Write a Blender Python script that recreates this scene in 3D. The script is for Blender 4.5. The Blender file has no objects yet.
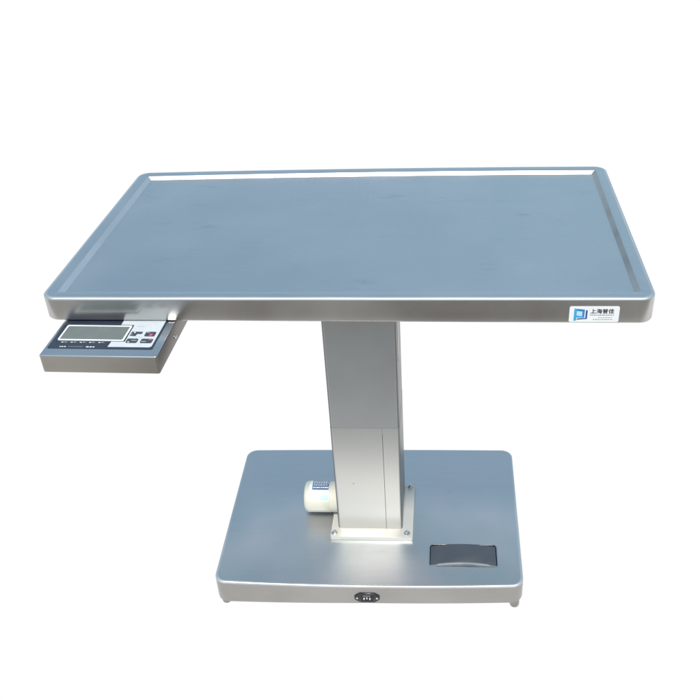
import bpy, bmesh, math, random
from mathutils import Vector, Matrix
random.seed(7)
sc = bpy.context.scene
COL = sc.collection
PI = math.pi

# ------------------------------------------------------------------ materials
def nodes_of(name):
    m = bpy.data.materials.new(name)
    m.use_nodes = True
    nt = m.node_tree
    return m, nt, nt.nodes['Principled BSDF']

def link(nt, a, b):
    nt.links.new(a, b)

def noise(nt, scale, detail, stretch, seed=0.0):
    tc = nt.nodes.new('ShaderNodeTexCoord')
    mp = nt.nodes.new('ShaderNodeMapping')
    mp.inputs['Scale'].default_value = stretch
    mp.inputs['Location'].default_value = (seed, seed * 1.7, seed * .6)
    nz = nt.nodes.new('ShaderNodeTexNoise')
    nz.inputs['Scale'].default_value = scale
    nz.inputs['Detail'].default_value = detail
    link(nt, tc.outputs['Object'], mp.inputs['Vector'])
    link(nt, mp.outputs['Vector'], nz.inputs['Vector'])
    return nz.outputs['Fac']

def remap(nt, fac, a, b, lo, hi):
    r = nt.nodes.new('ShaderNodeMapRange')
    r.inputs['From Min'].default_value = a
    r.inputs['From Max'].default_value = b
    r.inputs['To Min'].default_value = lo
    r.inputs['To Max'].default_value = hi
    link(nt, fac, r.inputs['Value'])
    return r.outputs['Result']

def mixcol(nt, fac, c1, c2, blend='MIX'):
    x = nt.nodes.new('ShaderNodeMix')
    x.data_type = 'RGBA'
    x.blend_type = blend
    for sock, v in ((x.inputs[0], fac), (x.inputs[6], c1), (x.inputs[7], c2)):
        if hasattr(v, 'is_output'):
            link(nt, v, sock)
        else:
            sock.default_value = v if not isinstance(v, tuple) else (*v, 1)
    return x.outputs[2]

def math_node(nt, op, a, b):
    x = nt.nodes.new('ShaderNodeMath')
    x.operation = op
    for i, v in enumerate((a, b)):
        if hasattr(v, 'is_output'):
            link(nt, v, x.inputs[i])
        else:
            x.inputs[i].default_value = v
    return x.outputs[0]

def steel(name, dark, light, rough, brush=(1.0, 60.0, 60.0), spread=.05, scuffs=0.0, bump=.015, seed=0.0):
    """satin stainless steel: blotchy tint, brushed grain in roughness and bump, optional scuffs"""
    m, nt, b = nodes_of(name)
    b.inputs['Metallic'].default_value = 1.0
    cloud = noise(nt, 5.0, 4.0, (1, 1, 1), seed)
    grain = noise(nt, 14.0, 5.0, brush, seed + 3)
    col = mixcol(nt, remap(nt, cloud, .32, .68, 0, 1), dark, light)
    col = mixcol(nt, remap(nt, grain, .3, .7, 0, .16), col, tuple(c * .72 for c in dark))
    r = math_node(nt, 'ADD', remap(nt, cloud, .3, .7, rough - spread, rough + spread),
                  remap(nt, grain, .3, .7, -.03, .03))
    if scuffs > 0:
        s1 = noise(nt, 9.0, 9.0, (.7, 1.6, 1), seed + 11)
        s2 = noise(nt, 60.0, 6.0, (.35, 1.4, 1), seed + 21)
        mask = math_node(nt, 'MULTIPLY', remap(nt, s1, .60, .74, 0, 1), remap(nt, s2, .5, .66, 0, 1))
        mask = math_node(nt, 'MULTIPLY', mask, scuffs)
        col = mixcol(nt, mask, col, tuple(c * .45 for c in dark))
        r = math_node(nt, 'ADD', r, math_node(nt, 'MULTIPLY', mask, .2))
    link(nt, col, b.inputs['Base Color'])
    link(nt, r, b.inputs['Roughness'])
    bp = nt.nodes.new('ShaderNodeBump')
    bp.inputs['Strength'].default_value = bump
    bp.inputs['Distance'].default_value = .002
    link(nt, grain, bp.inputs['Height'])
    link(nt, bp.outputs['Normal'], b.inputs['Normal'])
    return m

def plain(name, col, rough, metal=0.0, vary=.06, scale=40.0, coat=0.0, bump=0.0):
    m, nt, b = nodes_of(name)
    b.inputs['Metallic'].default_value = metal
    n = noise(nt, scale, 3.0, (1, 1, 1), len(name) * .37)
    f = remap(nt, n, .3, .7, 0, 1)
    link(nt, mixcol(nt, f, tuple(c * (1 - vary) for c in col), tuple(min(1, c * (1 + vary)) for c in col)), b.inputs['Base Color'])
    link(nt, remap(nt, n, .3, .7, max(.02, rough - .04), rough + .04), b.inputs['Roughness'])
    b.inputs['Coat Weight'].default_value = coat
    if bump:
        bp = nt.nodes.new('ShaderNodeBump')
        bp.inputs['Strength'].default_value = bump
        bp.inputs['Distance'].default_value = .001
        link(nt, n, bp.inputs['Height'])
        link(nt, bp.outputs['Normal'], b.inputs['Normal'])
    return m

M = {}
M['top'] = steel('tray_steel', (.55, .565, .575), (.59, .60, .61), .26, scuffs=.30, bump=.0015)
M['tray_wall'] = steel('brown_reflection_steel', (.34, .31, .28), (.60, .57, .54), .3, bump=.003, seed=9.0)  # right tray wall, a brown reflection put into the steel colour
M['apron'] = steel('apron_steel', (.48, .472, .46), (.60, .592, .575), .32, brush=(1.0, 70.0, 70.0), spread=.05, bump=.006, seed=2.0)
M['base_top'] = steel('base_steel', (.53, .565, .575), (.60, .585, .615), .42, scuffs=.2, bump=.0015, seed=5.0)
M['base_side'] = steel('base_side_shaded_steel', (.36, .348, .333), (.44, .425, .408), .32, brush=(1.0, 70.0, 70.0), bump=.006, seed=8.0)  # base skirt, dark ground reflection put into a darker colour
M['box_top'] = steel('box_steel', (.50, .51, .53), (.58, .59, .60), .25, bump=.01, seed=13.0)
M['box_side'] = steel('box_side_steel', (.50, .48, .455), (.58, .56, .53), .32, brush=(1.0, 70.0, 70.0), bump=.006, seed=17.0)
M['box_end'] = steel('box_end_shaded_steel', (.19, .175, .16), (.27, .25, .235), .34, bump=.004, seed=19.0)  # right end of the box, shade put into a darker colour
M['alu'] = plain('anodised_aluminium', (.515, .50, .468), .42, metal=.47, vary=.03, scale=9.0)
M['alu_side'] = plain('anodised_edge', (.22, .22, .215), .38, metal=.6, vary=.05, scale=12.0)  # column sides, shade put into the dark colour; also used on the rivet
M['alu_upper'] = plain('anodised_grey', (.445, .445, .43), .42, metal=.48, vary=.03, scale=9.0)  # grey upper stage, some of the tabletop's shadow put into its colour
M['alu_upper_side'] = plain('anodised_grey_edge', (.17, .17, .165), .36, metal=.6, vary=.05, scale=9.0)  # upper stage sides, shade put into the darker colour
M['plate'] = plain('plate_aluminium', (.55, .535, .495), .40, metal=.4, vary=.03, scale=14.0)
M['bolt'] = plain('zinc_bolt', (.62, .61, .58), .22, metal=1.0, vary=.12, scale=200.0)
M['foot'] = plain('foot_metal', (.30, .30, .29), .14, metal=1.0, vary=.1, scale=120.0)
M['cream'] = plain('cream_enamel', (.62, .60, .505), .38, vary=.05, scale=25.0, coat=.2)
M['white_label'] = plain('white_label', (.80, .84, .86), .4, vary=.02)
M['blue_label'] = plain('blue_label', (.09, .14, .26), .4, vary=.10)
M['cyan_label'] = plain('pale_cyan_label', (.44, .60, .64), .4, vary=.10)
M['grey_mark'] = plain('grey_mark', (.33, .34, .36), .5, vary=.1)
M['sticker'] = plain('sticker_white', (.80, .81, .81), .35, vary=.02)
M['ink'] = plain('black_ink', (.03, .03, .035), .5, vary=.1)
M['logo_light'] = plain('logo_cyan', (.06, .36, .62), .4, vary=.05)
M['logo_mid'] = plain('logo_blue', (.04, .22, .48), .4, vary=.05)
M['logo_dark'] = plain('logo_deep_blue', (.035, .09, .30), .4, vary=.05)
M['logo_pale'] = plain('logo_pale', (.45, .68, .85), .4, vary=.05)
M['navy'] = plain('navy_faceplate', (.018, .025, .042), .38, vary=.12, scale=60)
M['print'] = plain('white_print', (.72, .74, .74), .45, vary=.05)
M['lcd'] = plain('lcd_glass', (.12, .14, .135), .24, vary=.05, scale=30, coat=.0)
M['keypad'] = plain('pale_keypad', (.44, .48, .51), .42, vary=.04)
M['key'] = plain('dark_key', (.035, .042, .055), .45, vary=.12)
M['key_red'] = plain('red_mark', (.38, .06, .14), .45, vary=.08)
M['key_pink'] = plain('pink_mark', (.70, .40, .46), .45, vary=.05)
M['key_white'] = plain('white_mark', (.75, .77, .78), .45, vary=.05)
M['black'] = plain('black_plastic', (.018, .019, .022), .30, vary=.2, scale=80)
M['pin'] = plain('pin_metal', (.75, .74, .70), .25, metal=1.0, vary=.05)
M['pedal'] = plain('pedal_rubber', (.040, .050, .064), .46, vary=.08, scale=30, bump=.05)
M['pedal_lip'] = plain('pedal_lip', (.13, .155, .18), .5, metal=.2, vary=.2, scale=25)
M['pit'] = plain('recess_dark', (.02, .024, .03), .5, vary=.1)
M['rim'] = plain('recess_rim', (.50, .52, .54), .30, metal=1.0, vary=.04)
M['seam'] = plain('joint_grey', (.20, .20, .195), .5, vary=.1)
M['slope'] = plain('polished_slope', (.62, .63, .64), .40, metal=1.0, vary=.04, scale=8.0)  # tray slopes, pale sky reflection put into a lighter colour
M['edge'] = plain('polished_edge', (.60, .61, .62), .46, metal=1.0, vary=.03, scale=6.0)
M['under_shade'] = plain('dark_hole', (.05, .05, .05), .6, vary=.1)  # tabletop underside, its shade put into a dark colour

def emission_floor():
    m, nt, b = nodes_of('glowing_white_sheet')
    nt.nodes.remove(b)
    e = nt.nodes.new('ShaderNodeEmission')
    n = noise(nt, .6, 2.0, (1, 1, 1))
    link(nt, mixcol(nt, n, (1.0, 1.0, 1.0), (.995, .998, 1.0)), e.inputs['Color'])
    e.inputs['Strength'].default_value = 1.01  # sheet glows by itself, so it stays white and takes no shadows
    link(nt, e.outputs[0], nt.nodes['Material Output'].inputs['Surface'])
    return m
M['floor'] = emission_floor()

# ------------------------------------------------------------------ mesh helpers
def obj(name, bm, mats, parent=None, smooth=True, angle=35, loc=None):
    bmesh.ops.recalc_face_normals(bm, faces=bm.faces)
    me = bpy.data.meshes.new(name)
    bm.to_mesh(me)
    bm.free()
    for m in (mats if isinstance(mats, (list, tuple)) else [mats]):
        me.materials.append(M[m])
    if smooth:
        for p in me.polygons:
            p.use_smooth = True
        me.set_sharp_from_angle(angle=math.radians(angle))
    o = bpy.data.objects.new(name, me)
    COL.objects.link(o)
    if loc:
        o.location = loc
    if parent:
        o.parent = parent
    return o

def quad_ring(corners, r, inset=0.0, rmin=.003, seg=8, bows=(0, 0, 0, 0), eseg=8):
    """rounded convex quad outline, anticlockwise corners (x, y); bows push an edge outwards at its middle"""
    c = [Vector(p) for p in corners]
    n = len(c)
    # inset corner by inset along both edge normals
    pts = []
    for i in range(n):
        a, b, d = c[i - 1], c[i], c[(i + 1) % n]
        e1, e2 = (b - a).normalized(), (d - b).normalized()
        n1, n2 = Vector((-e1.y, e1.x)), Vector((-e2.y, e2.x))
        k = inset / (1 + n1.dot(n2))
        pts.append(b + (n1 + n2) * k)
    rr = max(r - inset, rmin)
    arcs = []
    for i in range(n):
        a, b, d = pts[i - 1], pts[i], pts[(i + 1) % n]
        e1, e2 = (b - a).normalized(), (d - b).normalized()
        n1, n2 = Vector((-e1.y, e1.x)), Vector((-e2.y, e2.x))
        cen = b + (n1 + n2) * (rr / (1 + n1.dot(n2)))
        a1 = math.atan2(-n1.y, -n1.x)
        a2 = math.atan2(-n2.y, -n2.x)
        while a2 < a1:
            a2 += 2 * PI
        arcs.append([cen + Vector((math.cos(a1 + (a2 - a1) * j / seg), math.sin(a1 + (a2 - a1) * j / seg))) * rr
                     for j in range(seg + 1)])
    out = []
    for i in range(n):
        out += arcs[i]
        s, e = arcs[i][-1], arcs[(i + 1) % n][0]
        ed = (e - s).normalized()
        nn = Vector((ed.y, -ed.x))
        for j in range(1, eseg):
            t = j / eseg
            out.append(s.lerp(e, t) + nn * bows[i] * 4 * t * (1 - t))
    return out

def loft(bm, rings, mats=None, cap_start=False, cap_end=False):
    """rings: list of lists of 3-vectors, same count; mats[i] = material of the band i -> i+1"""
    vs = [[bm.verts.new(p) for p in ring] for ring in rings]
    n = len(vs[0])
    for i in range(len(vs) - 1):
        for j in range(n):
            f = bm.faces.new((vs[i][j], vs[i][(j + 1) % n], vs[i + 1][(j + 1) % n], vs[i + 1][j]))
            if mats:
                f.material_index = mats[i]
    if cap_start:
        f = bm.faces.new(vs[0][::-1])
        if mats: f.material_index = mats[0]
    if cap_end:
        f = bm.faces.new(vs[-1])
        if mats: f.material_index = mats[-1]
    return vs

def box(bm, x0, x1, y0, y1, z0, z1, mat=0, bevel=0.0):
    b2 = bmesh.new()
    v = [b2.verts.new((x, y, z)) for z in (z0, z1) for (x, y) in ((x0, y0), (x1, y0), (x1, y1), (x0, y1))]
    for f in ((0, 3, 2, 1), (4, 5, 6, 7), (0, 1, 5, 4), (1, 2, 6, 5), (2, 3, 7, 6), (3, 0, 4, 7)):
        b2.faces.new([v[i] for i in f])
    if bevel:
        bmesh.ops.bevel(b2, geom=b2.edges[:], offset=bevel, segments=3, affect='EDGES', profile=.5)
    merge(bm, b2, mat)

def merge(bm, b2, mat=0, matrix=None):
    if matrix is not None:
        bmesh.ops.transform(b2, matrix=matrix, verts=b2.verts[:])
    m = {v: bm.verts.new(v.co) for v in b2.verts}
    for f in b2.faces:
        g = bm.faces.new([m[v] for v in f.verts])
        g.material_index = mat if mat is not None else f.material_index
    b2.free()

def prism(bm, outline, z0, z1, mat=0, matrix=None, bevel=0.0):
    """outline [(x, y)] extruded from z0 to z1, then moved by matrix"""
    b2 = bmesh.new()
    lo = [b2.verts.new((p[0], p[1], z0)) for p in outline]
    hi = [b2.verts.new((p[0], p[1], z1)) for p in outline]
    n = len(lo)
    b2.faces.new(lo[::-1])
    top = b2.faces.new(hi)
    for i in range(n):
        b2.faces.new((lo[i], lo[(i + 1) % n], hi[(i + 1) % n], hi[i]))
    if bevel:
        bmesh.ops.bevel(b2, geom=[e for e in top.edges], offset=bevel, segments=2, affect='EDGES', profile=.5)
    merge(bm, b2, mat, matrix)

def lathe(bm, profile, seg=32, mat=0, matrix=None, mats=None):
    """profile [(r, z)] about z; r = 0 ends are closed with a fan"""
    b2 = bmesh.new()
    rings = []
    for r, z in profile:
        if r < 1e-6:
            rings.append([b2.verts.new((0, 0, z))])
        else:
            rings.append([b2.verts.new((r * math.cos(2 * PI * j / seg), r * math.sin(2 * PI * j / seg), z)) for j in range(seg)])
    for i in range(len(rings) - 1):
        a, b = rings[i], rings[i + 1]
        for j in range(seg):
            k = (j + 1) % seg
            if len(a) == 1 and len(b) == 1:
                continue
            if len(a) == 1:
                f = b2.faces.new((a[0], b[k], b[j]))
            elif len(b) == 1:
                f = b2.faces.new((a[j], a[k], b[0]))
            else:
                f = b2.faces.new((a[j], a[k], b[k], b[j]))
            f.material_index = mats[i] if mats else mat
    merge(bm, b2, None, matrix)

def rrect(x0, x1, y0, y1, r, seg=5):
    return [(p.x, p.y) for p in quad_ring([(x0, y0), (x1, y0), (x1, y1), (x0, y1)], r, seg=seg, eseg=1)]

def text_mesh(body, size, bold=0.0, shear=0.0):
    cu = bpy.data.curves.new('lettering', 'FONT')
    cu.body = body
    cu.size = size
    cu.offset = bold
    cu.shear = shear
    cu.resolution_u = 4
    o = bpy.data.objects.new('lettering', cu)
    COL.objects.link(o)
    bpy.context.view_layer.update()
    dg = bpy.context.evaluated_depsgraph_get()
    me = bpy.data.meshes.new_from_object(o.evaluated_get(dg))
    bm = bmesh.new()
    bm.from_mesh(me)
    bpy.data.objects.remove(o)
    bpy.data.meshes.remove(me)
    bpy.data.curves.remove(cu)
    return bm

def fit_text(bm, body, x0, x1, y0, y1, z, mat, matrix, bold=0.0):
    """lettering stretched to a rectangle; bold by laying shifted copies over each other"""
    shifts = [(0, 0)] + ([(bold * math.cos(PI / 4 * k), bold * math.sin(PI / 4 * k)) for k in range(8)] if bold else [])
    for k, (dx, dy) in enumerate(shifts):
        t = text_mesh(body, 1.0)
        xs = [v.co.x for v in t.verts]
        ys = [v.co.y for v in t.verts]
        sx = (x1 - x0) / (max(xs) - min(xs))
        sy = (y1 - y0) / (max(ys) - min(ys))
        for v in t.verts:
            v.co = ((v.co.x - min(xs)) * sx + x0 + dx, (v.co.y - min(ys)) * sy + y0 + dy, z + k * .00001)
        merge(bm, t, mat, matrix)

def dashes(bm, x0, x1, y, h, z, mat, matrix, seed, lo=.0015, hi=.004, gap=.0009):
    """a line of print too small to read: short strokes of ink"""
    rnd = random.Random(seed)
    x = x0
    while x < x1 - lo:
        w = min(rnd.uniform(lo, hi), x1 - x)
        prism(bm, [(x, y), (x + w, y), (x + w, y + h), (x, y + h)], z, z + .00006, mat, matrix)
        x += w + gap * rnd.uniform(.7, 1.5)

def flat(bm, pts, z0, z1, mat=0):
    prism(bm, pts, z0, z1, mat)

# ------------------------------------------------------------------ the thing
table = bpy.data.objects.new('examination_table', None)
COL.objects.link(table)
table['label'] = 'stainless steel veterinary examination table on a pillar, with a scale display under its left end'
table['category'] = 'examination table'

# ---- tabletop: shallow tray with rolled rim and deep apron
TC = [(-.6016, -.3394), (.5989, -.3436), (.6034, .3505), (-.5948, .3330)]
TB = (0, 0, .0075, 0)
ZT = .937
def tring(inset, z, rmin=.004):
    return [Vector((p.x, p.y, z)) for p in quad_ring(TC, .030, inset, rmin, seg=10, bows=TB, eseg=14)]
prof = [(.032, .9000, 2), (.032, .8880, 2), (.030, .8862, 2), (.005, .8858, 1), (.0018, .8868, 1), (.0, .8895, 1), (0, .9318, 1)]
BV = .0046
for j in range(1, 7):
    a = j / 6 * PI / 2
    prof.append((BV - BV * math.cos(a), ZT - BV + BV * math.sin(a), 4))
prof += [(.0072, ZT, 4), (.016, .9369, 0), (.0262, .9368, 0), (.0276, .9364, 0), (.0286, .9357, 0), (.0352, .9290, 0), (.0362, .9283, 0), (.0395, .9279, 0), (.0410, .9278, 0), (.0500, .9278, 0)]
bm = bmesh.new()
loft(bm, [tring(i, z) for i, z, _ in prof], [p[2] for p in prof[1:]], cap_start=True, cap_end=True)
for f in bm.faces:
    if len(f.verts) > 10:
        f.material_index = 0 if f.calc_center_median().z > .92 else 2
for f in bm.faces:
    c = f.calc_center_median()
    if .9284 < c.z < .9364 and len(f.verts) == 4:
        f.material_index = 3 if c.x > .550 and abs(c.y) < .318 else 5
for v in bm.verts:                     # the skirt hangs a little deeper towards the right end
    if v.co.z < .895:
        v.co.z -= .0020 + .0024 * v.co.x / .6
top = obj('tabletop', bm, ['top', 'apron', 'under_shade', 'tray_wall', 'edge', 'slope'], table, angle=40)

# ---- sticker on the apron
bm = bmesh.new()
SM = Matrix.Translation((.4345, -.34345, .8860)) @ Matrix.Rotation(-.0035, 4, 'Z') @ Matrix.Rotation(PI / 2, 4, 'X')
W_, H_ = .0950, .0342
prism(bm, rrect(0, W_, 0, H_, .0035), 0, .0005, 0, SM)
def sx(u): return (u - 60) / 580 * W_
def sy(v): return (255 - v) / 195 * H_
def lg(pts, mat, z=.0006):
    prism(bm, [(sx(u), sy(v)) for u, v in pts][::-1], .0004, z, mat, SM)
lg([(115, 84), (148, 88), (148, 236), (115, 240)], 1)
lg([(148, 88), (238, 98), (238, 126), (148, 116)], 2, .00062)
lg([(212, 124), (238, 124), (238, 200), (212, 198)], 2, .00064)
lg([(148, 172), (214, 180), (214, 200), (148, 198)], 1, .00066)
lg([(152, 118), (210, 125), (210, 170), (152, 172)], 4, .00058)
lg([(250, 106), (272, 108), (272, 214), (250, 206)], 3)
lg([(160, 208), (252, 204), (272, 216), (150, 226)], 3, .00062)
fit_text(bm, '上海普佳', sx(305), sx(577), sy(147), sy(89), .00056, 5, SM, bold=.0003)
dashes(bm, sx(300), sx(580), sy(174), .0024, .0005, 6, SM, 3, .002, .005, .0007)
dashes(bm, sx(398), sx(574), sy(203), .0016, .0005, 6, SM, 4)
dashes(bm, sx(340), sx(572), sy(228), .0020, .0005, 6, SM, 5)
obj('sticker', bm, ['sticker', 'logo_light', 'logo_mid', 'logo_dark', 'logo_pale', 'ink', 'grey_mark'], top, smooth=False)['label'] = 'white maker sticker with blue logo and black characters'

# ---- base
BC = [(-.3945, -.2725), (.3985, -.2715), (.4012, .2735), (-.4040, .2650)]
BB = (.0085, 0, .002, 0)
ZB = .0706
def bring(inset, z):
    return [Vector((p.x, p.y, z)) for p in quad_ring(BC, .032, inset, .004, seg=10, bows=BB, eseg=16)]
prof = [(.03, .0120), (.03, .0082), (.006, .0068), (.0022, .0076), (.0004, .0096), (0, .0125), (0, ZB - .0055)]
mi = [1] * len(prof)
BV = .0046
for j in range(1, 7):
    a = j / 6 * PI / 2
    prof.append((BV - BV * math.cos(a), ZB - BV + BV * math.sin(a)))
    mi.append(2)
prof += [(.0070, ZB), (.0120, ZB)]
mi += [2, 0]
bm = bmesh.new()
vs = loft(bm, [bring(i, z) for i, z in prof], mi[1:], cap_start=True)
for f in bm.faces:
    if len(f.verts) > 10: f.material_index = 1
for v in bm.verts:                     # and the base skirt towards the left
    if v.co.z < .02 and v.co.x < 0:
        v.co.z -= .0105 * min(1, -v.co.x / .36)
PO = rrect(.1585, .3352, -.2100, -.1290, .011, seg=6)
hole = [bm.verts.new((x, y, ZB)) for x, y in PO]
def loop_edges(ring):
    out = []
    for i in range(len(ring)):
        e = bm.edges.get((ring[i], ring[(i + 1) % len(ring)]))
        out.append(e or bm.edges.new((ring[i], ring[(i + 1) % len(ring)])))
    return out
r = bmesh.ops.triangle_fill(bm, edges=loop_edges(vs[-1]) + loop_edges(hole), use_beauty=True)
for g in r['geom']:
    if isinstance(g, bmesh.types.BMFace): g.material_index = 0
base = obj('base', bm, ['base_top', 'base_side', 'edge'], table, angle=40)

# pedal recess: bright lip, dark well
bm = bmesh.new()
def pr(off, z):
    return [Vector((x, y, z)) for x, y in [(p.x, p.y) for p in quad_ring([(.1585, -.2100), (.3352, -.2100), (.3352, -.1290), (.1585, -.1290)], .011, off, .003, seg=6, eseg=1)]]
loft(bm, [pr(-.0024, ZB + .0003), pr(-.0020, ZB + .0008), pr(-.0006, ZB + .0009), pr(.0005, ZB + .0003), pr(.0008, ZB - .004), pr(.0010, ZB - .034)],
     [0, 0, 0, 1, 1], cap_end=True)
for f in bm.faces:
    if len(f.verts) > 10: f.material_index = 1
obj('pedal_recess', bm, ['rim', 'pit'], base)
# pedal: plate arched across its width with a rolled front lip, sheen put in its lighter colour
bm = bmesh.new()
nx = 24
x0, x1 = .1610, .3327
def arch(t): return .0100 * (1 - (2 * t - 1) ** 2)
secs = []
for i in range(nx + 1):
    t = i / nx
    x = x0 + (x1 - x0) * t
    a = arch(t)
    zt = ZB - .0030
    yb = -.1312
    yf = -.2025 + .0030 * (1 - (2 * t - 1) ** 2)
    secs.append([Vector((x, yb, zt - .012)), Vector((x, yb, zt + a * .9 - .0015)), Vector((x, yb - .002, zt + a)), Vector((x, -.150, zt + a * 1.05)), Vector((x, -.175, zt + a * 1.0)),
                 Vector((x, yf + .006, zt + a * .60)), Vector((x, yf + .002, zt + a * .50 - .0008)), Vector((x, yf, zt + a * .42 - .003)), Vector((x, yf - .003, zt + a * .25 - .007)), Vector((x, yf - .0045, zt - .014))])
vv = [[bm.verts.new(p) for p in s] for s in secs]
for i in range(nx):
    for j in range(len(secs[0]) - 1):
        f = bm.faces.new((vv[i][j], vv[i + 1][j], vv[i + 1][j + 1], vv[i][j + 1]))
        f.material_index = 1 if j >= 6 else 0
    bm.faces.new((vv[i][-1], vv[i + 1][-1], vv[i + 1][0], vv[i][0]))
bm.faces.new(vv[0]); bm.faces.new(vv[-1][::-1])
obj('foot_pedal', bm, ['pedal', 'pedal_lip'], base)['label'] = 'black rubber foot pedal sunk into the right front of the base'

# power inlet
bm = bmesh.new()
PM = Matrix.Translation((.0005, -.2806, .0315)) @ Matrix.Rotation(PI / 2, 4, 'X')
fl = [(-.0325, -.004), (-.0290, -.0075), (-.0200, -.0140), (-.0175, -.0155), (.0175, -.0155), (.0200, -.0140), (.0290, -.0075), (.0325, -.004),
      (.0325, .004), (.0290, .0075), (.0200, .0140), (.0175, .0155), (-.0175, .0155), (-.0200, .0140), (-.0290, .0075), (-.0325, .004)]
prism(bm, fl, -.001, .0032, 0, PM, bevel=.0008)
# raised socket collar with open middle
def ring2(s, z):
    o = [(-.0145, -.0105), (.0145, -.0105), (.0155, -.0095), (.0155, .0040), (.0095, .0110), (-.0095, .0110), (-.0155, .0040), (-.0155, -.0095)]
    return [PM @ Vector((x * s, y * s, z)) for x, y in o]
loft(bm, [ring2(1.04, .0030), ring2(1.04, .0058), ring2(1.0, .0064), ring2(.90, .0064), ring2(.88, .0040)], [0, 0, 0, 0], cap_end=True)
for x, y in ((-.0075, -.001), (.0, .002), (.0075, -.001)):
    prism(bm, [(x - .0014, y - .0032), (x + .0014, y - .0032), (x + .0014, y + .0032), (x - .0014, y + .0032)], .0036, .0062, 1, PM, bevel=.0004)
for x in (-.0255, .0255):
    lathe(bm, [(0, .0046), (.0016, .0046), (.0028, .0040), (.0030, .0031)], 16, 1, PM @ Matrix.Translation((x, 0, 0)))
obj('power_inlet', bm, ['black', 'pin'], base)['label'] = 'black three-pin power inlet with two screw ears'

# feet
def foot_bm():
    b = bmesh.new()
    lathe(b, [(0, -.0222), (.0060, -.0221), (.0092, -.0212), (.0113, -.0192), (.0124, -.0165), (.0128, -.0130), (.0128, .0060), (.0118, .0072), (.0118, .0112), (0, .0112)], 36)
    return b
f0 = obj('foot', foot_bm(), 'foot', base, loc=(-.3735, -.2510, 0))
for x, y in ((.3790, -.2500), (.378, .246), (-.378, .240)):
    c = f0.copy(); COL.objects.link(c); c.parent = base; c.location = (x, y, 0)

# ---- column: aluminium profile with a joint line
bm = bmesh.new()
X0, X1, Y0, Y1 = -.0900, .0848, -.0836, .0900
out = [(p.x, p.y) for p in quad_ring([(X0, Y0), (X1, Y0), (X1, Y1), (X0, Y1)], .008, seg=6, eseg=1)]
gx = .0412
notch = [(gx - .0007, Y0), (gx - .0004, Y0 + .0014), (gx + .0004, Y0 + .0014), (gx + .0007, Y0)]
# the front edge runs from the end of the first corner arc to the start of the second
out = out[:7] + notch + out[7:]
ZJ = .4240
loft(bm, [[Vector((x, y, z)) for x, y in out] for z in (.0815, ZJ)], [0], cap_start=True, cap_end=True)
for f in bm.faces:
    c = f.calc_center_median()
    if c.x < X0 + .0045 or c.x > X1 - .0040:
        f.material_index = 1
    if abs(c.x - gx) < .0009 and c.y > Y0 + .0003 and c.y < Y0 + .003:
        f.material_index = 2
colm = obj('column', bm, ['alu', 'alu_side', 'seam'], table, angle=50)
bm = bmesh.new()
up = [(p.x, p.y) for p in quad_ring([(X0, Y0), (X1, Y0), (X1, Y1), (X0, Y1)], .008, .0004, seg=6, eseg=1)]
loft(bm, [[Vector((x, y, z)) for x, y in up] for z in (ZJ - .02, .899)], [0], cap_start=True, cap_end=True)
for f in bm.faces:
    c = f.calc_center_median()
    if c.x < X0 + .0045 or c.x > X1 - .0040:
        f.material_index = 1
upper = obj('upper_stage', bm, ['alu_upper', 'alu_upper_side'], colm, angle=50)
upper['label'] = 'grey upper stage of the lifting column, tabletop shadow put into its colour'
bm = bmesh.new()
lathe(bm, [(0, .0010), (.0012, .0008), (.0017, 0), (.0017, -.001)], 14, 0, Matrix.Translation((-.0400, Y0 - .0001, .2415)) @ Matrix.Rotation(PI / 2, 4, 'X'))
obj('rivet', bm, 'alu_side', colm)
# right-hand guide strip on the upper part of the column
bm = bmesh.new()
box(bm, X1 - .0012, X1 + .0008, -.0480, -.0180, .600, .885, 0, .0005)
obj('guide_strip', bm, 'plate', colm)

# ---- mounting plate and bolts
bm = bmesh.new()
prism(bm, rrect(-.1085, .1128, -.1165, .1000, .002, 3), ZB + .0005, ZB + .0110, 0, None, bevel=.0008)
plate = obj('mounting_plate', bm, 'plate', table)
def bolt_bm():
    b = bmesh.new()
    lathe(b, [(0, .0000), (.0082, .0000), (.0086, .0004), (.0086, .0014), (.0082, .0018), (0, .0018)], 24)
    hexo = [(.0062 * math.cos(PI / 3 * k + .2), .0062 * math.sin(PI / 3 * k + .2)) for k in range(6)]
    prism(b, hexo, .0016, .0066, 0, None, bevel=.0009)
    lathe(b, [(.0030, .0060), (.0030, .0084), (.0024, .0090), (0, .0090)], 14)
    return b
b0 = obj('bolt', bolt_bm(), 'bolt', plate, loc=(-.0988, -.1015, ZB + .0110), angle=30)
for k, (x, y) in enumerate(((.0975, -.1005), (.0995, .0905), (-.0985, .0905))):
    c = b0.copy(); COL.objects.link(c); c.parent = plate; c.location = (x, y, ZB + .0110); c.rotation_euler = (0, 0, .5 + k)

# ---- motor
bm = bmesh.new()
MR = .0430
MX = Matrix.Translation((-.1880, 0.0, .1206)) @ Matrix.Rotation(PI / 2, 4, 'Y')
lathe(bm, [(0, 0), (MR * .60, 0), (MR * .80, .0008), (MR * .92, .0035), (MR * .985, .0085), (MR, .0130), (MR, .0720), (MR * .97, .0735), (MR * .97, .0765), (MR, .078), (MR, .118), (0, .118)], 56, 0, MX)
motor = obj('motor', bm, 'cream', table, angle=50)
bm = bmesh.new()
def patch(xa, xb, a0, a1, rr, mat, n=10):
    a0, a1 = math.radians(a0), math.radians(a1)
    prev = None
    for i in range(n + 1):
        a = a0 + (a1 - a0) * i / n
        pts = [bm.verts.new((x, -math.cos(a) * rr, .1206 + math.sin(a) * rr)) for x in (xa, xb)]
        if prev:
            f = bm.faces.new((prev[0], prev[1], pts[1], pts[0])); f.material_index = mat
        prev = pts
patch(-.1725, -.1175, 24, 122, MR + .0003, 0, 24)
patch(-.1640, -.1185, 66, 120, MR + .0005, 1, 16)
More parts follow.
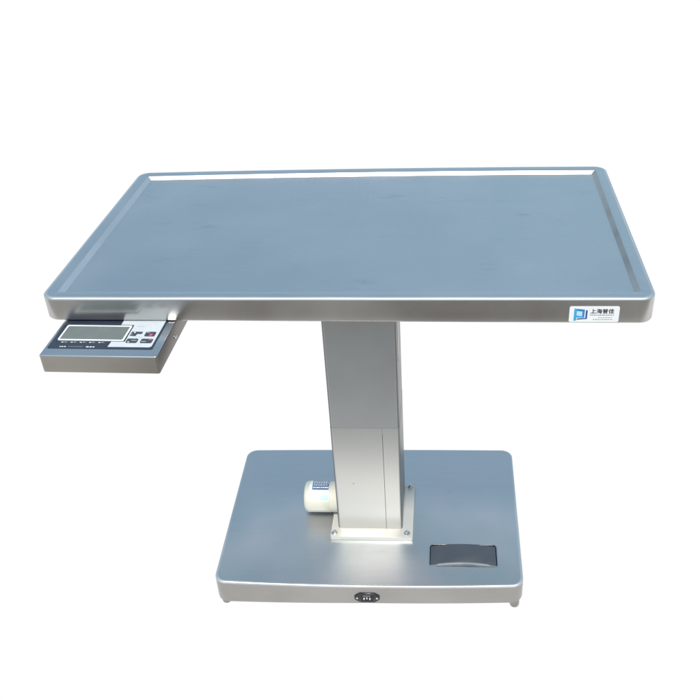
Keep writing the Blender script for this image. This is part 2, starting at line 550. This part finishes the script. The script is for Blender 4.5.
patch(-.1400, -.1185, 26, 60, MR + .0005, 2, 12)
rnd = random.Random(4)
for row, (a0, a1) in enumerate(((108, 114), (96, 103), (84, 91), (73, 78))):
    x = -.1615
    while x < -.122:
        w = rnd.uniform(.002, .006)
        patch(x, min(x + w, -.120), a0, a1, MR + .0007, 0 if row != 2 else 2, 2)
        x += w + rnd.uniform(.001, .0025)
for row, (a0, a1) in enumerate(((56, 58), (50, 52), (44, 46), (37, 39), (31, 33))):
    x = -.169
    while x < -.143:
        w = rnd.uniform(.002, .007)
        patch(x, min(x + w, -.142), a0, a1, MR + .0007, 3, 2)
        x += w + rnd.uniform(.001, .003)
obj('motor_label', bm, ['white_label', 'blue_label', 'cyan_label', 'grey_mark'], motor)

# ---- scale display box hung under the left front
IX0, IX1, IY0, IY1 = -.5668, -.3398, -.4640, -.2200
ZI = .8840
bm = bmesh.new()
IC = [(IX0, IY0), (IX1, IY0), (IX1, IY1), (IX0, IY1)]
def iring(i, z): return [Vector((p.x, p.y, z)) for p in quad_ring(IC, .0045, i, .0015, seg=5, eseg=2)]
ip = [(.003, ZI - .0385), (.0006, ZI - .0378), (0, ZI - .036), (0, ZI - .0025)]
im = [1, 1, 1]
for j in range(1, 6):
    a = j / 5 * PI / 2
    ip.append((.0025 - .0025 * math.cos(a), ZI - .0025 + .0025 * math.sin(a)))
    im.append(0 if j > 2 else 1)
loft(bm, [iring(i, z) for i, z in ip], im, cap_start=True, cap_end=True)
for f in bm.faces:
    if len(f.verts) > 10: f.material_index = 0 if f.normal.z > 0 or f.calc_center_median().z > ZI - .01 else 1
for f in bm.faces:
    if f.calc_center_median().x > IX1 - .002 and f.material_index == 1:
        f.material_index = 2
disp = obj('scale_display', bm, ['box_top', 'box_side', 'box_end'], table, angle=40)
disp['label'] = 'flat steel scale display box with dark panel and pale keypad'

piv = Vector(((IX0 + IX1) / 2, IY0, 0))
disp.rotation_euler = (0, 0, math.radians(-1.3))
disp.location = piv - Matrix.Rotation(math.radians(-1.3), 3, 'Z') @ piv + Vector((.0004, -.0022, 0))
ZP = ZI + .0006
bm = bmesh.new()
flat(bm, rrect(-.5605, -.3558, -.4392, -.3050, .003), ZI - .0004, ZP, 0)
# printed marks under the screen
for x in (-.5390, -.5205, -.5025, -.4840, -.4660):
    flat(bm, [(x - .0020, -.4182), (x + .0022, -.4182), (x + .0032, -.4164), (x - .0010, -.4164)], ZP - .0001, ZP + .0002, 1)
    flat(bm, [(x + .0050, -.4180), (x + .0060, -.4180), (x + .0074, -.4152), (x + .0062, -.4152)], ZP - .0001, ZP + .0002, 1)
    flat(bm, [(x + .0085, -.4184), (x + .0105, -.4184), (x + .0108, -.4176), (x + .0088, -.4176)], ZP - .0001, ZP + .0002, 2)
for xa, xb in ((-.5375, -.5345), (-.5335, -.5300), (-.5285, -.5250), (-.4860, -.4800), (-.4790, -.4740), (-.4730, -.4690)):
    flat(bm, [(xa, -.4345), (xb - .0006, -.4345), (xb - .0006, -.4320), (xa, -.4320)], ZP - .0001, ZP + .0002, 1)
flat(bm, [(-.521, -.4332), (-.492, -.4332), (-.492, -.4326), (-.521, -.4326)], ZP - .0001, ZP + .0002, 2)
obj('faceplate', bm, ['navy', 'print', 'grey_mark'], disp, smooth=False)['label'] = 'dark navy front panel'

bm = bmesh.new()
BO = rrect(-.5505, -.4200, -.4115, -.3560, .002)
BI = rrect(-.5475, -.4235, -.4085, -.3590, .0015)
loft(bm, [[Vector((x, y, ZP)) for x, y in BO], [Vector((x, y, ZP + .0016)) for x, y in BO],
          [Vector((x, y, ZP + .0016)) for x, y in BI], [Vector((x, y, ZP + .0004)) for x, y in BI]])
obj('screen_frame', bm, 'print', disp, smooth=False)
bm = bmesh.new()
flat(bm, rrect(-.5477, -.4233, -.4087, -.3588, .0012), ZP - .0001, ZP + .0007, 0)
obj('screen', bm, 'lcd', disp, smooth=False)['label'] = 'blank grey-green liquid crystal screen'

bm = bmesh.new()
kp = [(-.4450, -.3120), (-.4450, -.3512), (-.4180, -.3512), (-.4172, -.4137), (-.4432, -.4137), (-.4445, -.4324), (-.3640, -.4322), (-.3600, -.4285), (-.3595, -.3120)]
flat(bm, kp, ZP - .0001, ZP + .0004, 0)
for xa, xb, ya, m in ((-.4105, -.4075, -.3575, 1), (-.4065, -.4020, -.3575, 1), (-.4010, -.3965, -.3575, 1), (-.3835, -.3800, -.3610, 2), (-.3770, -.3740, -.3600, 2), (-.3715, -.3690, -.3605, 2),
                      (-.4000, -.3985, -.3965, 1), (-.3960, -.3930, -.3955, 1), (-.3905, -.3885, -.4000, 1)):
    flat(bm, [(xa, ya), (xb, ya), (xb, ya + .0022), (xa, ya + .0022)], ZP + .0003, ZP + .0006, m)
obj('keypad', bm, ['keypad', 'grey_mark', 'key_pink'], disp, smooth=False)['label'] = 'pale grey membrane keypad'

def key(pts, marks):
    b = bmesh.new()
    prism(b, pts, ZP + .0003, ZP + .0012, 0, None, bevel=.0004)
    for (xa, xb, ya, yb, m) in marks:
        prism(b, [(xa, ya), (xb, ya), (xb, yb), (xa, yb)], ZP + .0010, ZP + .0014, m)
    return obj('key', b, ['key', 'key_white', 'key_red', 'grey_mark'], disp, smooth=False)
key([(-.4142, -.3920), (-.4030, -.3935), (-.4020, -.3850), (-.3930, -.3850), (-.3925, -.3772), (-.4142, -.3772)], [(-.4090, -.4060, -.3825, -.3795, 1), (-.4120, -.4102, -.3890, -.3862, 3)])
key(rrect(-.3860, -.3655, -.3935, -.3768, .0015, 3), [(-.3765, -.3705, -.3930, -.3845, 2), (-.3840, -.3780, -.3810, -.3790, 3)])
key(rrect(-.4150, -.3930, -.4180, -.4026, .0015, 3), [(-.4050, -.3950, -.4110, -.4090, 3), (-.4110, -.4080, -.4165, -.4140, 1)])
key(rrect(-.3870, -.3640, -.4180, -.4026, .0015, 3), [(-.3725, -.3660, -.4080, -.4030, 2), (-.3850, -.3760, -.4140, -.4120, 3)])
# side screw of the display box
bm = bmesh.new()
lathe(bm, [(.0052, 0), (.0052, .0006), (.0044, .0012), (.0030, .0022), (0, .0025)], 20, 0, Matrix.Translation((IX1, -.3535, .8600)) @ Matrix.Rotation(PI / 2, 4, 'Y'))
obj('screw', bm, 'bolt', disp)

# stand the whole thing on its feet: the Empty sits at floor level
FZ = -.0222
for ch in table.children:
    ch.location.z -= FZ
table.location.z = FZ

# ------------------------------------------------------------------ setting
bm = bmesh.new()
v = [bm.verts.new(p) for p in ((-12, -.70, FZ), (12, -.70, FZ), (12, 18, FZ), (-12, 18, FZ))]
bm.faces.new(v)
fl = obj('floor', bm, 'floor', None, smooth=False)
fl['kind'] = 'structure'
fl['label'] = 'self-lit white floor sheet the table stands on, added for a shadowless background'

# ------------------------------------------------------------------ light
SUN_EL = math.radians(64.5)
SUN_AZ = math.radians(4)      # from straight behind the camera, a touch to the right
to_sun = Vector((math.sin(SUN_AZ) * math.cos(SUN_EL), -math.cos(SUN_AZ) * math.cos(SUN_EL), math.sin(SUN_EL)))
sd = bpy.data.lights.new('sun', 'SUN')
sd.energy = 4.2
sd.angle = math.radians(7)
sd.color = (1.0, .965, .90)
so = bpy.data.objects.new('sun', sd)
so.rotation_euler = (-to_sun).to_track_quat('-Z', 'Y').to_euler()
so.location = to_sun * 6
COL.objects.link(so)

w = bpy.data.worlds.new('World')
sc.world = w
w.use_nodes = True
nt = w.node_tree
bg = nt.nodes['Background']
sky = nt.nodes.new('ShaderNodeTexSky')
sky.sky_type = 'NISHITA'
sky.sun_disc = False
sky.sun_elevation = SUN_EL
sky.sun_rotation = math.atan2(to_sun.x, to_sun.y)
sky.dust_density = 3.0
sky.ozone_density = .6
tc = nt.nodes.new('ShaderNodeTexCoord')
sep = nt.nodes.new('ShaderNodeSeparateXYZ')
link(nt, tc.outputs['Generated'], sep.inputs[0])
hz = remap(nt, sep.outputs['Z'], -.03, .03, 0, 1)
gn = noise(nt, 3.0, 3.0, (1, 1, 1))
ramp = nt.nodes.new('ShaderNodeValToRGB')                      # made-up ground tones by direction, shaped for the apron's reflections
link(nt, remap(nt, sep.outputs['X'], -.6, .6, 0, 1), ramp.inputs['Fac'])
els = ramp.color_ramp.elements
els[0].position = 0.0; els[0].color = (.50, .49, .47, 1)
els[1].position = 1.0; els[1].color = (.265, .255, .24, 1)
for p_, c_ in ((.16, (.48, .47, .45, 1)), (.30, (.26, .25, .24, 1)), (.52, (.205, .198, .19, 1)), (.70, (.26, .25, .235, 1))):
    e_ = els.new(p_); e_.color = c_
ground = mixcol(nt, remap(nt, gn, .3, .7, 0, 1), ramp.outputs['Color'], (.34, .33, .31))
ground = mixcol(nt, .35, ground, ramp.outputs['Color'])
gs = nt.nodes.new('ShaderNodeVectorMath'); gs.operation = 'SCALE'; gs.inputs['Scale'].default_value = 8.6
link(nt, ground, gs.inputs[0])
ground = gs.outputs[0]      # unseen ground below the horizon
cl = noise(nt, 1.6, 4.0, (1, 1, 2.2), 4.0)
haze = mixcol(nt, remap(nt, cl, .3, .7, .40, .62), sky.outputs['Color'], (4.65, 6.55, 7.8))   # thin high haze over the blue
link(nt, mixcol(nt, hz, ground, haze), bg.inputs['Color'])
bg.inputs['Strength'].default_value = .14

# ------------------------------------------------------------------ camera
R = ((0.9987095800185297, 0.043778988638125294, -0.02574053093925536),
     (0.002805007574000158, -0.5536244258040699, -0.8327617468914045),
     (-0.05070805371656132, 0.8316149321091684, -0.5530328181774945))
cd = bpy.data.cameras.new('camera')
co = bpy.data.objects.new('camera', cd)
rot = Matrix(((R[0][0], -R[1][0], -R[2][0]), (R[0][1], -R[1][1], -R[2][1]), (R[0][2], -R[1][2], -R[2][2])))
co.matrix_world = Matrix.Translation((.1927, -1.8153, 1.7565)) @ rot.to_4x4()
cd.sensor_width = 36
cd.lens = 876.1092 / 700 * 36
cd.shift_x = (350 - 398.5359) / 700
cd.shift_y = (367.9848 - 350) / 700
cd.clip_start = .02
cd.clip_end = 200
COL.objects.link(co)
sc.camera = co

sc.view_settings.view_transform = 'Standard'
sc.view_settings.look = 'None'
sc.view_settings.exposure = 0
